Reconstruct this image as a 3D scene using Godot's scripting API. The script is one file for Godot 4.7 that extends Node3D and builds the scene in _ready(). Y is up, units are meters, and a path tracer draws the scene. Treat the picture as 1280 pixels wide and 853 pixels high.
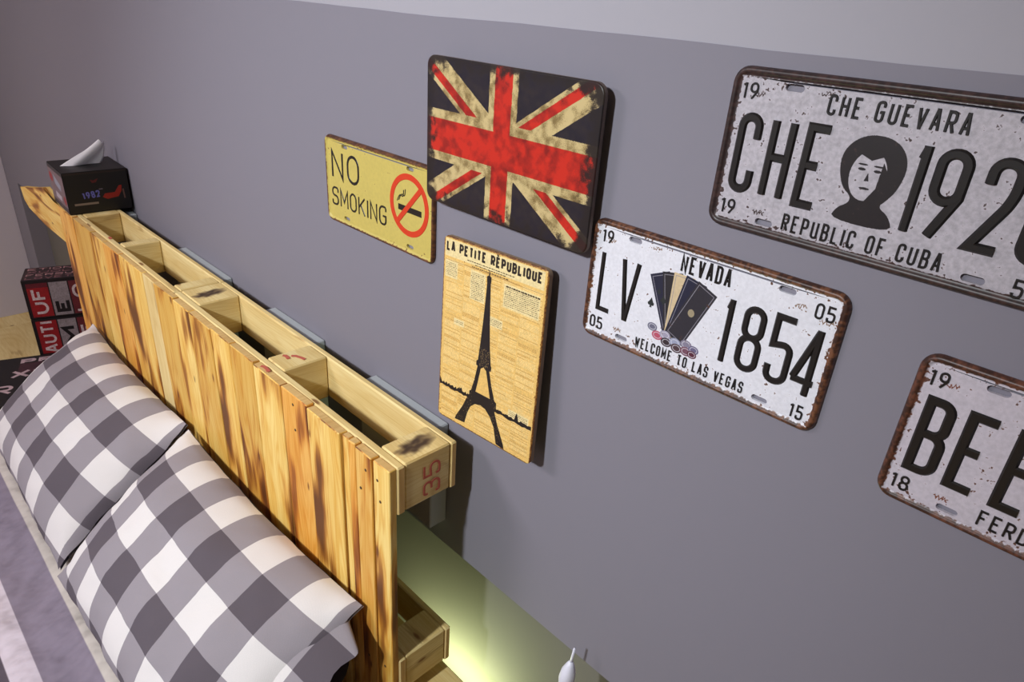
extends Node3D
# Bedroom corner: pallet headboard under a wall of vintage plates. Metres, y up, floor at FLOOR, wall face at z = 0.
const FLOOR := -1.64
const CEIL := 0.98
const EDGE := -0.907        # lower edge of the grey wall
const RX := -3.84
const TOP := -0.622          # top of the headboard
var M := {}
var rng := RandomNumberGenerator.new()
var used := {}

# ---------------------------------------------------------------- nodes
func numbered(called: String) -> String:
	var n: int = used.get(called, 0)
	used[called] = n + 1
	return called if n == 0 else "%s_%03d" % [called, n]

func thing(called: String, label: String, category: String, at := Vector3.ZERO, group := "") -> Node3D:
	var o := Node3D.new()
	o.name = numbered(called)
	add_child(o)
	o.position = at
	o.set_meta("label", label)
	o.set_meta("category", category)
	if group: o.set_meta("group", group)
	return o

func part(called: String, mesh: Mesh, m, parent: Node3D, at := Vector3.ZERO) -> MeshInstance3D:
	var o := MeshInstance3D.new()
	o.name = called
	o.mesh = mesh
	if m is Array:
		for i in m.size(): o.set_surface_override_material(i, m[i])
	elif m: o.material_override = m
	o.position = at
	o.cast_shadow = GeometryInstance3D.SHADOW_CASTING_SETTING_ON
	parent.add_child(o, true)
	return o

func structure(called: String, mesh: Mesh, m, at := Vector3.ZERO) -> MeshInstance3D:
	var o := part(called, mesh, m, self, at)
	o.set_meta("kind", "structure")
	return o

# ---------------------------------------------------------------- materials
func flat(c: Color, rough := 0.7, metal := 0.0) -> StandardMaterial3D:
	var m := StandardMaterial3D.new()
	m.albedo_color = c
	m.roughness = rough
	m.metallic = metal
	return m

func printed(img: Image, rough := 0.6) -> StandardMaterial3D:
	var m := StandardMaterial3D.new()
	img.generate_mipmaps()
	m.albedo_texture = ImageTexture.create_from_image(img)
	m.roughness = rough
	return m

func bump(m: StandardMaterial3D, freq: float, size: int, strength: float, s: int) -> void:
	var t := NoiseTexture2D.new()
	var n := FastNoiseLite.new()
	n.noise_type = FastNoiseLite.TYPE_SIMPLEX_SMOOTH
	n.frequency = freq
	n.seed = s
	n.fractal_octaves = 3
	t.noise = n
	t.width = size
	t.height = size
	t.seamless = true
	t.as_normal_map = true
	t.bump_strength = strength
	m.normal_enabled = true
	m.normal_texture = t

func noise(s: int, f: float, oct := 3) -> FastNoiseLite:
	var n := FastNoiseLite.new()
	n.seed = s
	n.noise_type = FastNoiseLite.TYPE_SIMPLEX_SMOOTH
	n.frequency = f
	n.fractal_octaves = oct
	return n

# ---------------------------------------------------------------- mesh helpers
func tri(st: SurfaceTool, a: Vector3, b: Vector3, c: Vector3, ua := Vector2.ZERO, ub := Vector2.ZERO, uc := Vector2.ZERO) -> void:
	st.set_uv(ua); st.add_vertex(a)
	st.set_uv(ub); st.add_vertex(b)
	st.set_uv(uc); st.add_vertex(c)

# face of a convex solid round mid, turned outward; uv in metres by the face's main axis (grain 0 along y, 1 along x, 2 along z)
func face(st: SurfaceTool, p: Array, mid: Vector3, grain := 0, off := Vector2.ZERO, sc := Vector2.ONE) -> void:
	var n: Vector3 = (p[1] - p[0]).cross(p[2] - p[0])
	if n.dot((p[0] + p[1] + p[2]) / 3.0 - mid) > 0.0:
		p.reverse()
	var a := n.abs()
	var uv := []
	for q: Vector3 in p:
		var w: Vector2
		if a.z >= a.x and a.z >= a.y: w = Vector2(q.x, q.y)
		elif a.x >= a.y: w = Vector2(q.z, q.y)
		else: w = Vector2(q.x, q.z)
		if grain == 1 and not (a.x > a.z and a.x > a.y): w = Vector2(w.y, w.x)
		if grain == 2 and a.x >= a.z: w = Vector2(w.y, w.x)
		uv.append((w + off) * sc)
	for i in range(1, p.size() - 1):
		tri(st, p[0], p[i], p[i + 1], uv[0], uv[i], uv[i + 1])

# chamfered box; returns an ArrayMesh. ends >= 0: the two faces across that axis go to a second surface
func block(size: Vector3, b := 0.002, grain := 0, off := Vector2.ZERO, sc := Vector2.ONE, ends := -1, jit := 0.0) -> ArrayMesh:
	var h := size / 2.0
	var main := SurfaceTool.new()
	var cap := SurfaceTool.new()
	main.begin(Mesh.PRIMITIVE_TRIANGLES)
	cap.begin(Mesh.PRIMITIVE_TRIANGLES)
	main.set_smooth_group(-1)
	cap.set_smooth_group(-1)
	var v := {}
	for sx in [-1, 1]:
		for sy in [-1, 1]:
			for sz in [-1, 1]:
				var j := Vector3(rng.randf_range(-jit, jit), rng.randf_range(-jit, jit), rng.randf_range(-jit, jit))
				var s := Vector3(sx, sy, sz)
				for k in 3:
					var q := s * (h - Vector3.ONE * b)
					q[k] = s[k] * h[k]
					v[[sx, sy, sz, k]] = q + j
	for k in 3:
		var i1 := (k + 1) % 3
		var i2 := (k + 2) % 3
		for s in [-1, 1]:
			var f := []
			for c in [[-1, -1], [1, -1], [1, 1], [-1, 1]]:
				var t := [0, 0, 0]
				t[k] = s; t[i1] = c[0]; t[i2] = c[1]
				f.append(v[[t[0], t[1], t[2], k]])
			face(cap if k == ends else main, f, Vector3.ZERO, grain, off, sc)
		# chamfers along axis k
		for a in [-1, 1]:
			for c in [-1, 1]:
				var f2 := []
				for e in [[-1, i1], [1, i1], [1, i2], [-1, i2]]:
					var t2 := [0, 0, 0]
					t2[k] = e[0]; t2[i1] = a; t2[i2] = c
					f2.append(v[[t2[0], t2[1], t2[2], e[1]]])
				face(main, f2, Vector3.ZERO, grain, off, sc)
	for sx in [-1, 1]:
		for sy in [-1, 1]:
			for sz in [-1, 1]:
				face(main, [v[[sx, sy, sz, 0]], v[[sx, sy, sz, 1]], v[[sx, sy, sz, 2]]], Vector3.ZERO, grain, off, sc)
	main.generate_normals()
	var mesh := main.commit()
	if ends >= 0:
		cap.generate_normals()
		cap.commit(mesh)
	return mesh

# rounded rectangle loop, counter-clockwise, centred
func rloop(w: float, h: float, r: float, seg := 6) -> PackedVector2Array:
	var out := PackedVector2Array()
	for q in 4:
		var cx := (w / 2 - r) * (1 if q == 0 or q == 3 else -1)
		var cy := (h / 2 - r) * (1 if q < 2 else -1)
		for i in seg + 1:
			var a := PI / 2 * (q + float(i) / seg)
			out.append(Vector2(cx + r * cos(a), cy + r * sin(a)))
	return out

# skin of loops from front (first) to back; planar uv over w x h
func skin(st: SurfaceTool, loops: Array, zs: Array, w: float, h: float) -> void:
	for k in loops.size() - 1:
		var A: PackedVector2Array = loops[k]
		var B: PackedVector2Array = loops[k + 1]
		for i in A.size():
			var j := (i + 1) % A.size()
			var a := Vector3(A[i].x, A[i].y, zs[k])
			var b := Vector3(A[j].x, A[j].y, zs[k])
			var c := Vector3(B[j].x, B[j].y, zs[k + 1])
			var d := Vector3(B[i].x, B[i].y, zs[k + 1])
			tri(st, a, b, c, puv(a, w, h), puv(b, w, h), puv(c, w, h))
			tri(st, a, c, d, puv(a, w, h), puv(c, w, h), puv(d, w, h))

func puv(p: Vector3, w: float, h: float) -> Vector2:
	return Vector2(p.x / w + 0.5, 0.5 - p.y / h)

# flat cap of a loop with holes, facing +z
func cap(st: SurfaceTool, loop: PackedVector2Array, holes: Array, z: float, w: float, h: float) -> void:
	var pts := PackedVector2Array(loop)
	for hl: PackedVector2Array in holes: pts.append_array(hl)
	var t := Geometry2D.triangulate_delaunay(pts)
	for i in range(0, t.size(), 3):
		var a := pts[t[i]]
		var b := pts[t[i + 1]]
		var c := pts[t[i + 2]]
		var m := (a + b + c) / 3.0
		var skip := false
		for hl: PackedVector2Array in holes:
			if Geometry2D.is_point_in_polygon(m, hl): skip = true
		if skip: continue
		if (b - a).cross(c - a) > 0:
			var s := b; b = c; c = s
		var A := Vector3(a.x, a.y, z)
		var B := Vector3(b.x, b.y, z)
		var C := Vector3(c.x, c.y, z)
		tri(st, A, B, C, puv(A, w, h), puv(B, w, h), puv(C, w, h))

# plaque with a softly rounded front edge; front face at z = 0, body behind it
func plaque(w: float, h: float, r: float, th: float, e: float) -> ArrayMesh:
	var st := SurfaceTool.new()
	st.begin(Mesh.PRIMITIVE_TRIANGLES)
	st.set_smooth_group(-1)
	var l0 := rloop(w - 2 * e, h - 2 * e, r - e)
	cap(st, l0, [], 0.0, w, h)
	st.set_smooth_group(1)
	skin(st, [l0, rloop(w - e * 0.6, h - e * 0.6, r - e * 0.3), rloop(w, h, r)], [0.0, -e * 0.3, -e], w, h)
	st.generate_normals()
	var mesh := st.commit()
	var s2 := SurfaceTool.new()
	s2.begin(Mesh.PRIMITIVE_TRIANGLES)
	s2.set_smooth_group(1)
	var l := rloop(w, h, r)
	skin(s2, [l, l], [-e, -th], w, h)
	s2.set_smooth_group(-1)
	cap(s2, l, [], -th, w, h)
	s2.generate_normals()
	s2.commit(mesh)
	return mesh

# ---------------------------------------------------------------- stroke lettering
# each glyph: [relative width, stroke, stroke ...]; a stroke is [closed, x, y, round, x, y, round ...] on a unit box
const GLYPHS := {
	"A": [1.0, [0, 0, 0, 0, 0.42, 1, 0, 0.58, 1, 0, 1, 0, 0], [0, 0.14, 0.3, 0, 0.86, 0.3, 0]],
	"B": [1.0, [0, 0, 0.53, 0, 0.94, 0.53, 1, 0.94, 1, 1, 0, 1, 0, 0, 0, 0, 1, 0, 1, 1, 0.53, 1, 0, 0.53, 0]],
	"C": [1.0, [0, 1, 0.72, 0, 1, 1, 1, 0, 1, 1, 0, 0, 1, 1, 0, 1, 1, 0.28, 0]],
	"D": [1.0, [1, 0, 0, 0, 0, 1, 0, 1, 1, 1, 1, 0, 1]],
	"E": [0.95, [0, 1, 1, 0, 0, 1, 0, 0, 0, 0, 1, 0, 0], [0, 0, 0.52, 0, 0.75, 0.52, 0]],
	"F": [0.95, [0, 1, 1, 0, 0, 1, 0, 0, 0, 0], [0, 0, 0.52, 0, 0.75, 0.52, 0]],
	"G": [1.0, [0, 1, 0.76, 0, 1, 1, 1, 0, 1, 1, 0, 0, 1, 1, 0, 1, 1, 0.48, 0, 0.55, 0.48, 0]],
	"H": [1.0, [0, 0, 0, 0, 0, 1, 0], [0, 1, 0, 0, 1, 1, 0], [0, 0, 0.52, 0, 1, 0.52, 0]],
	"I": [0.02, [0, 0.5, 0, 0, 0.5, 1, 0]],
	"K": [1.0, [0, 0, 0, 0, 0, 1, 0], [0, 1, 1, 0, 0, 0.4, 0], [0, 0.32, 0.58, 0, 1, 0, 0]],
	"L": [0.9, [0, 0, 1, 0, 0, 0, 0, 1, 0, 0]],
	"M": [1.25, [0, 0, 0, 0, 0, 1, 0, 0.5, 0.3, 0, 1, 1, 0, 1, 0, 0]],
	"N": [1.0, [0, 0, 0, 0, 0, 1, 0, 1, 0, 0, 1, 1, 0]],
	"O": [1.0, [1, 0, 0, 1, 0, 1, 1, 1, 1, 1, 1, 0, 1]],
	"P": [1.0, [0, 0, 0, 0, 0, 1, 0, 1, 1, 1, 1, 0.46, 1, 0, 0.46, 0]],
	"Q": [1.0, [1, 0, 0, 1, 0, 1, 1, 1, 1, 1, 1, 0, 1], [0, 0.6, 0.22, 0, 1.06, -0.06, 0]],
	"R": [1.0, [0, 0, 0, 0, 0, 1, 0, 1, 1, 1, 1, 0.46, 1, 0, 0.46, 0], [0, 0.5, 0.46, 0, 1, 0, 0]],
	"S": [1.0, [0, 1, 0.74, 0, 1, 1, 1, 0, 1, 1, 0, 0.52, 1, 1, 0.52, 1, 1, 0, 1, 0, 0, 1, 0, 0.26, 0]],
	"T": [1.0, [0, 0, 1, 0, 1, 1, 0], [0, 0.5, 1, 0, 0.5, 0, 0]],
	"U": [1.0, [0, 0, 1, 0, 0, 0, 1, 1, 0, 1, 1, 1, 0]],
	"V": [1.0, [0, 0, 1, 0, 0.46, 0, 0, 0.54, 0, 0, 1, 1, 0]],
	"W": [1.3, [0, 0, 1, 0, 0.26, 0, 0, 0.5, 0.75, 0, 0.74, 0, 0, 1, 1, 0]],
	"X": [1.0, [0, 0, 0, 0, 1, 1, 0], [0, 0, 1, 0, 1, 0, 0]],
	"Y": [1.0, [0, 0, 1, 0, 0.5, 0.5, 0, 0.5, 0, 0], [0, 0.5, 0.5, 0, 1, 1, 0]],
	"0": [1.0, [1, 0, 0, 1, 0, 1, 1, 1, 1, 1, 1, 0, 1]],
	"1": [0.4, [0, 0.9, 0, 0, 0.9, 1, 0], [0, -0.1, 0.85, 0, 0.9, 0.965, 0]],
	"2": [1.0, [0, 0, 0.74, 0, 0, 1, 1, 1, 1, 1, 1, 0.6, 1, 0, 0, 0, 1, 0, 0]],
	"3": [1.0, [0, 0, 0.76, 0, 0, 1, 1, 1, 1, 1, 1, 0.52, 1, 0.4, 0.52, 0], [0, 0.4, 0.52, 0, 1, 0.52, 1, 1, 0, 1, 0, 0, 1, 0, 0.24, 0]],
	"4": [1.0, [0, 0.78, 0, 0, 0.78, 1, 0], [0, 0, 0.22, 0, 0.76, 0.97, 0], [0, -0.06, 0.2, 0, 1.05, 0.2, 0]],
	"5": [1.0, [0, 0.95, 1, 0, 0, 1, 0, 0, 0.56, 0, 1, 0.62, 1, 1, 0, 1, 0, 0, 1, 0, 0.24, 0]],
	"8": [1.0, [1, 0.04, 0.53, 1, 0.04, 1, 1, 0.96, 1, 1, 0.96, 0.53, 1], [1, 0, 0, 1, 0, 0.53, 1, 1, 0.53, 1, 1, 0, 1]],
	"9": [1.0, [1, 0, 0.44, 1, 0, 1, 1, 1, 1, 1, 1, 0.44, 1], [0, 1, 0.7, 0, 1, 0.5, 0, 0.3, 0, 0]],
}

func fillet(p: Array, rad: Array, closed: bool, r: float) -> PackedVector2Array:
	var out := PackedVector2Array()
	var n := p.size()
	for i in n:
		var b: Vector2 = p[i]
		if not rad[i] or (not closed and (i == 0 or i == n - 1)):
			out.append(b)
			continue
		var a: Vector2 = p[(i + n - 1) % n]
		var c: Vector2 = p[(i + 1) % n]
		var la := a.distance_to(b)
		var lc := c.distance_to(b)
		var d := minf(r, minf(la * 0.5, lc * 0.5))
		var s := b.move_toward(a, d)
		var e := b.move_toward(c, d)
		for k in 7:
			out.append(s.bezier_interpolate(s.lerp(b, 0.5523), e.lerp(b, 0.5523), e, k / 6.0))
	var clean := PackedVector2Array()
	for q in out:
		if clean.is_empty() or clean[-1].distance_to(q) > 1e-6: clean.append(q)
	if closed and clean[0].distance_to(clean[-1]) < 1e-6: clean.remove_at(clean.size() - 1)
	return clean

# strokes of a text line as [[points, closed], ...]; x0,y0 = lower left of the ink box, in any unit
func strokes(text: String, x0: float, y0: float, cw: float, ch: float, sw: float, gap: float) -> Array:
	var out := []
	var x := x0
	for i in text.length():
		var c := text[i]
		if c == " ":
			x += cw * 0.62 + gap
			continue
		var key := "E" if c == "É" else c
		var g: Array = GLYPHS[key]
		var w: float = maxf((cw - sw) * g[0], 0.0)
		for k in range(1, g.size()):
			var s: Array = g[k]
			var p := []
			var rr := []
			for q in range(1, s.size(), 3):
				p.append(Vector2(x + sw / 2 + s[q] * w, y0 + sw / 2 + s[q + 1] * (ch - sw)))
				rr.append(s[q + 2] == 1)
			out.append([fillet(p, rr, s[0] == 1, maxf(w, cw * 0.4) * 0.5), s[0] == 1])
		if c == "É":
			out.append([PackedVector2Array([Vector2(x + w * 0.4, y0 + ch * 1.07), Vector2(x + w * 0.85, y0 + ch * 1.2)]), false])
		x += w + sw + gap
	return out

func text_width(text: String, cw: float, sw: float, gap: float) -> float:
	var x := 0.0
	for c in text:
		if c == " ": x += cw * 0.62 + gap
		else: x += maxf((cw - sw) * GLYPHS["E" if c == "É" else c][0], 0.0) + sw + gap
	return x - gap

# char width so that the text fills width
func fit_cw(text: String, width: float, sw: float, gap: float) -> float:
	var lo := 0.0
	var hi := width
	for i in 40:
		var mid := (lo + hi) / 2
		if text_width(text, mid, sw, gap) > width: hi = mid
		else: lo = mid
	return lo

# edges of a ribbon along a polyline: [left points, right points]
func rails(p: PackedVector2Array, closed: bool, w: float) -> Array:
	var L := PackedVector2Array()
	var R := PackedVector2Array()
	var n := p.size()
	for i in n:
		var d0 := Vector2.ZERO
		var d1 := Vector2.ZERO
		if closed or i > 0: d0 = (p[i] - p[(i + n - 1) % n]).normalized()
		if closed or i < n - 1: d1 = (p[(i + 1) % n] - p[i]).normalized()
		if d0 == Vector2.ZERO: d0 = d1
		if d1 == Vector2.ZERO: d1 = d0
		var t := (d0 + d1).normalized()
		if t == Vector2.ZERO: t = d0
		var nrm := Vector2(-t.y, t.x)
		var k := 1.0 / maxf(nrm.dot(Vector2(-d0.y, d0.x)), 0.42)
		L.append(p[i] + nrm * w / 2 * k)
		R.append(p[i] - nrm * w / 2 * k)
	return [L, R]

# raised ribbon with bevelled flanks, facing +z
func ribbon(st: SurfaceTool, p: PackedVector2Array, closed: bool, w: float, z0: float, z1: float, bev: float) -> void:
	var base := rails(p, closed, w)
	var top := rails(p, closed, w - 2 * bev)
	var n := p.size()
	for i in (n if closed else n - 1):
		var j := (i + 1) % n
		var A := []
		for k in [i, j]:
			var zt: float = z1 + (0.0 if closed else k * 0.000006)   # strokes that cross themselves never share one plane
			A.append([v3(base[0][k], z0), v3(top[0][k], zt), v3(top[1][k], zt), v3(base[1][k], z0)])
		for k in 3:
			tri(st, A[0][k], A[1][k], A[1][k + 1])
			tri(st, A[0][k], A[1][k + 1], A[0][k + 1])
	if not closed:
		for e in [0, n - 1]:
			var q := [v3(base[0][e], z0), v3(top[0][e], z1), v3(top[1][e], z1), v3(base[1][e], z0)]
			if e == 0:
				tri(st, q[0], q[1], q[2]); tri(st, q[0], q[2], q[3])
			else:
				tri(st, q[2], q[1], q[0]); tri(st, q[3], q[2], q[0])

func v3(p: Vector2, z: float) -> Vector3:
	return Vector3(p.x, p.y, z)

# lettering as raised mesh; coordinates in mm from the plate's upper left corner (y down), plate centred on w x h
func letters(text: String, x: float, ytop: float, width: float, ch: float, sw: float, gap: float, w: float, h: float, z0: float, rise: float) -> ArrayMesh:
	var cw := fit_cw(text, width, sw, gap)
	var st := SurfaceTool.new()
	st.begin(Mesh.PRIMITIVE_TRIANGLES)
	st.set_smooth_group(-1)
	var up := 0.0
	for s in strokes(text, x, h - ytop - ch, cw, ch, sw, gap):
		var q := PackedVector2Array()
		up = 0.00012 - up
		for p: Vector2 in s[0]: q.append(Vector2(p.x - w / 2, p.y - h / 2) * 0.001)
		ribbon(st, q, s[1], sw * 0.001, z0, z0 + rise + up, minf(rise, sw * 0.00022))
	st.generate_normals()
	return st.commit()

# ---------------------------------------------------------------- printing on images
func fill(img: Image, p: PackedVector2Array, c: Color) -> void:
	var y0 := 1e9
	var y1 := -1e9
	for q in p:
		y0 = minf(y0, q.y); y1 = maxf(y1, q.y)
	var W := img.get_width()
	for y in range(maxi(0, ceili(y0 - 0.5)), mini(img.get_height() - 1, floori(y1 - 0.5)) + 1):
		var yc := y + 0.5
		var xs := []
		for i in p.size():
			var a := p[i]
			var b := p[(i + 1) % p.size()]
			if (a.y <= yc) != (b.y <= yc):
				xs.append(a.x + (yc - a.y) / (b.y - a.y) * (b.x - a.x))
		xs.sort()
		for k in range(0, xs.size() - 1, 2):
			var xa := maxi(0, roundi(xs[k]))
			var xb := mini(W, roundi(xs[k + 1]))
			if xb > xa: img.fill_rect(Rect2i(xa, y, xb - xa, 1), c)

func pen(img: Image, p: PackedVector2Array, closed: bool, w: float, c: Color) -> void:
	var e := rails(p, closed, w)
	var n := p.size()
	for i in (n if closed else n - 1):
		var j := (i + 1) % n
		fill(img, PackedVector2Array([e[0][i], e[0][j], e[1][j], e[1][i]]), c)

func disc(img: Image, c: Vector2, rx: float, ry: float, col: Color, turn := 0.0) -> void:
	var p := PackedVector2Array()
	for i in 24: p.append(c + Vector2(cos(TAU * i / 24) * rx, sin(TAU * i / 24) * ry).rotated(turn))
	fill(img, p, col)

# text on an image: upper left corner, size in pixels, optional turn about that corner
func write(img: Image, text: String, at: Vector2, width: float, ch: float, sw: float, gap: float, c: Color, turn := 0.0) -> void:
	var cw := fit_cw(text, width, sw, gap)
	for s in strokes(text, 0, 0, cw, ch, sw, gap):
		var q := PackedVector2Array()
		for p: Vector2 in s[0]: q.append(at + Vector2(p.x, ch - p.y).rotated(turn))
		pen(img, q, s[1], sw, c)

func blank(w: int, h: int, c: Color) -> Image:
	var i := Image.create(w, h, false, Image.FORMAT_RGB8)
	i.fill(c)
	return i

# wood: grain runs along v. tone 0 = golden scorched deck board, 1 = pale rail board
func wood(s: int, tone: int, w := 192, h := 768) -> Image:
	var big := noise(s, 0.006, 2)
	var fine := noise(s + 5, 0.30, 2)
	var ring := noise(s + 9, 0.018, 2)
	var burn := noise(s + 13, 0.0075, 3)
	var r := RandomNumberGenerator.new()
	r.seed = s
	var knots := []
	for i in (6 if tone == 0 else 3):
		knots.append([r.randf() * w, r.randf() * h, r.randf_range(4, 8)])
	var pale := Color(0.97, 0.85, 0.52) if tone == 0 else Color(0.92, 0.83, 0.59)
	var gold := Color(0.88, 0.66, 0.26) if tone == 0 else Color(0.83, 0.70, 0.43)
	var char_c := Color(0.36, 0.20, 0.08) if tone == 0 else Color(0.50, 0.35, 0.20)
	var data := PackedByteArray()
	data.resize(w * h * 3)
	var k := 0
	for y in h:
		for x in w:
			var px := float(x)
			var kn := 0.0
			var halo := 0.0
			for q in knots:
				var dx: float = x - q[0]
				var dy: float = (y - q[1]) * 0.55
				var d := sqrt(dx * dx + dy * dy)
				if d < q[2] * 5.0:
					px += dx * exp(-d / (q[2] * 1.3)) * 1.6
					kn = maxf(kn, clampf((q[2] - d) / 3.0, 0.0, 1.0))
					halo = maxf(halo, clampf(1.0 - d / (q[2] * 3.2), 0.0, 1.0))
			var n1 := big.get_noise_2d(px * 2.5, y * 0.35)
			var rg := 0.5 + 0.5 * sin((px * 0.16 + n1 * 9.0 + ring.get_noise_2d(px, y * 0.12) * 3.0) * 2.2)
			var fg := fine.get_noise_2d(px, y * 0.04)
			var b := burn.get_noise_2d(x * 1.25 + n1 * 10.0, y * 0.42) + fg * 0.10 + halo * 0.16 + rg * 0.05
			var bm := clampf((b - 0.02) * 1.55, 0.0, 1.0) if tone == 0 else clampf((b - 0.38) * 1.6, 0.0, 0.45)
			var c := pale.lerp(gold, clampf(0.28 + (0.40 if tone == 0 else 0.25) * rg * rg + fg * 0.30 + n1 * 0.5, 0.0, 1.0))
			if tone == 0: c = c.lerp(Color(0.78, 0.48, 0.13), clampf(bm * 1.35, 0.0, 0.85))
			c = c.lerp(char_c, clampf((bm - 0.28) * 1.5, 0.0, 0.85))
			c = c.lerp(Color(0.42, 0.24, 0.10), kn * 0.7)
			data[k] = clampi(int(c.r * 255), 0, 255)
			data[k + 1] = clampi(int(c.g * 255), 0, 255)
			data[k + 2] = clampi(int(c.b * 255), 0, 255)
			k += 3
	return Image.create_from_data(w, h, false, Image.FORMAT_RGB8, data)

# ageing of a sheet-metal print: worn rusty rim, chips through the paint, mottled ground
func age(img: Image, s: int, mm: float, rim: float, rim_c: Color, rust: Color, chip: float, mottle: float) -> void:
	var w := img.get_width()
	var h := img.get_height()
	var a := noise(s, 0.05, 4)
	var b := noise(s + 3, 0.012, 3)
	var f := noise(s + 7, 0.4, 2)
	var data := img.get_data()
	var k := 0
	for y in h:
		for x in w:
			var d := minf(minf(x, w - 1 - x), minf(y, h - 1 - y)) / mm
			var na := a.get_noise_2d(x, y)
			var nb := b.get_noise_2d(x, y)
			var nf := f.get_noise_2d(x, y)
			var c := Color8(data[k], data[k + 1], data[k + 2])
			var g := 1.0 + mottle * (na * 0.9 + nb * 0.5 + nf * 0.45)
			c = Color(c.r * g, c.g * g, c.b * g)
			var edge := clampf((rim + na * 1.7 + nf * 0.5 - d) * 1.3, 0.0, 1.0)
			var near := clampf(1.0 - (d - rim) / 9.0, 0.0, 1.0)
			var ch := clampf((na + nb * 0.55 + near * 0.30 - chip) * 9.0, 0.0, 1.0)
			var rc := rust.lerp(rim_c, clampf(0.5 + nf * 1.2, 0.0, 1.0))
			c = c.lerp(rc, ch * 0.92)
			c = c.lerp(rim_c.lerp(rust, clampf(0.45 + na * 1.4 + nb, 0.0, 1.0)), edge)
			data[k] = clampi(int(c.r * 255), 0, 255)
			data[k + 1] = clampi(int(c.g * 255), 0, 255)
			data[k + 2] = clampi(int(c.b * 255), 0, 255)
			k += 3
	img.set_data(w, h, false, Image.FORMAT_RGB8, data)

# ---------------------------------------------------------------- builders
const PW := 300.0
const PH := 150.0
const FACE := 0.0035
func plate(at: Vector3, label: String, img: Image, called := "license_plate", group := "") -> Node3D:
	var t := thing(called, label, "sign", at, group)
	var w := PW * 0.001
	var h := PH * 0.001
	var st := SurfaceTool.new()
	st.begin(Mesh.PRIMITIVE_TRIANGLES)
	st.set_smooth_group(-1)
	var inner := rloop(w - 0.018, h - 0.018, 0.006)
	var holes := []
	for c in [[60, 14], [240, 14], [60, 136.5], [240, 136.5]]:
		var q := PackedVector2Array()
		for p in rloop(0.0175, 0.0062, 0.00309, 5): q.append(p + Vector2(c[0] - 150, 75 - c[1]) * 0.001)
		holes.append(q)
	cap(st, inner, holes, FACE, w, h)
	st.set_smooth_group(1)
	for q in holes: skin(st, [q, q], [FACE, 0.0], w, h)
	st.set_smooth_group(2)
	skin(st, [inner, rloop(w - 0.015, h - 0.015, 0.0075), rloop(w - 0.012, h - 0.012, 0.009), rloop(w - 0.007, h - 0.007, 0.0115), rloop(w - 0.003, h - 0.003, 0.0135), rloop(w, h, 0.015), rloop(w, h, 0.015)],
		[FACE, FACE - 0.0006, FACE + 0.0018, FACE + 0.0030, FACE + 0.0018, FACE - 0.0012, 0.0], w, h)
	st.generate_normals()
	part("plate_sheet", st.commit(), printed(img, 0.42), t)
	return t

func plate_text(t: Node3D, called: String, text: String, x: float, y: float, w: float, ch: float, sw: float, gap := 2.0, rise := 0.0012, m = null) -> void:
	part(called, letters(text, x, y, w, ch, sw, gap, PW, PH, FACE, rise), m if m else M.plate_ink, t)

func board(parent: Node3D, called: String, lo: Vector3, hi: Vector3, mats: Array, grain: int, ends: int, b := 0.0025, jit := 0.0, centred := false) -> MeshInstance3D:
	var sz := hi - lo
	var along: float = sz[[1, 0, 2][grain]]
	var across: float = [maxf(sz.x, sz.z), maxf(sz.y, sz.z), maxf(sz.x, sz.y)][grain]
	var off := Vector2(across / 2 + rng.randf() * maxf(0.165 - across, 0.0), along / 2 + rng.randf() * maxf(1.0 - along, 0.0))
	if centred: off = Vector2(0.0825, 0.5)
	var mesh := block(sz, b, grain, off, Vector2(1 / 0.165, 1.0), ends, jit)
	return part(called, mesh, mats, parent, (lo + hi) / 2 - parent.position)

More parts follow.
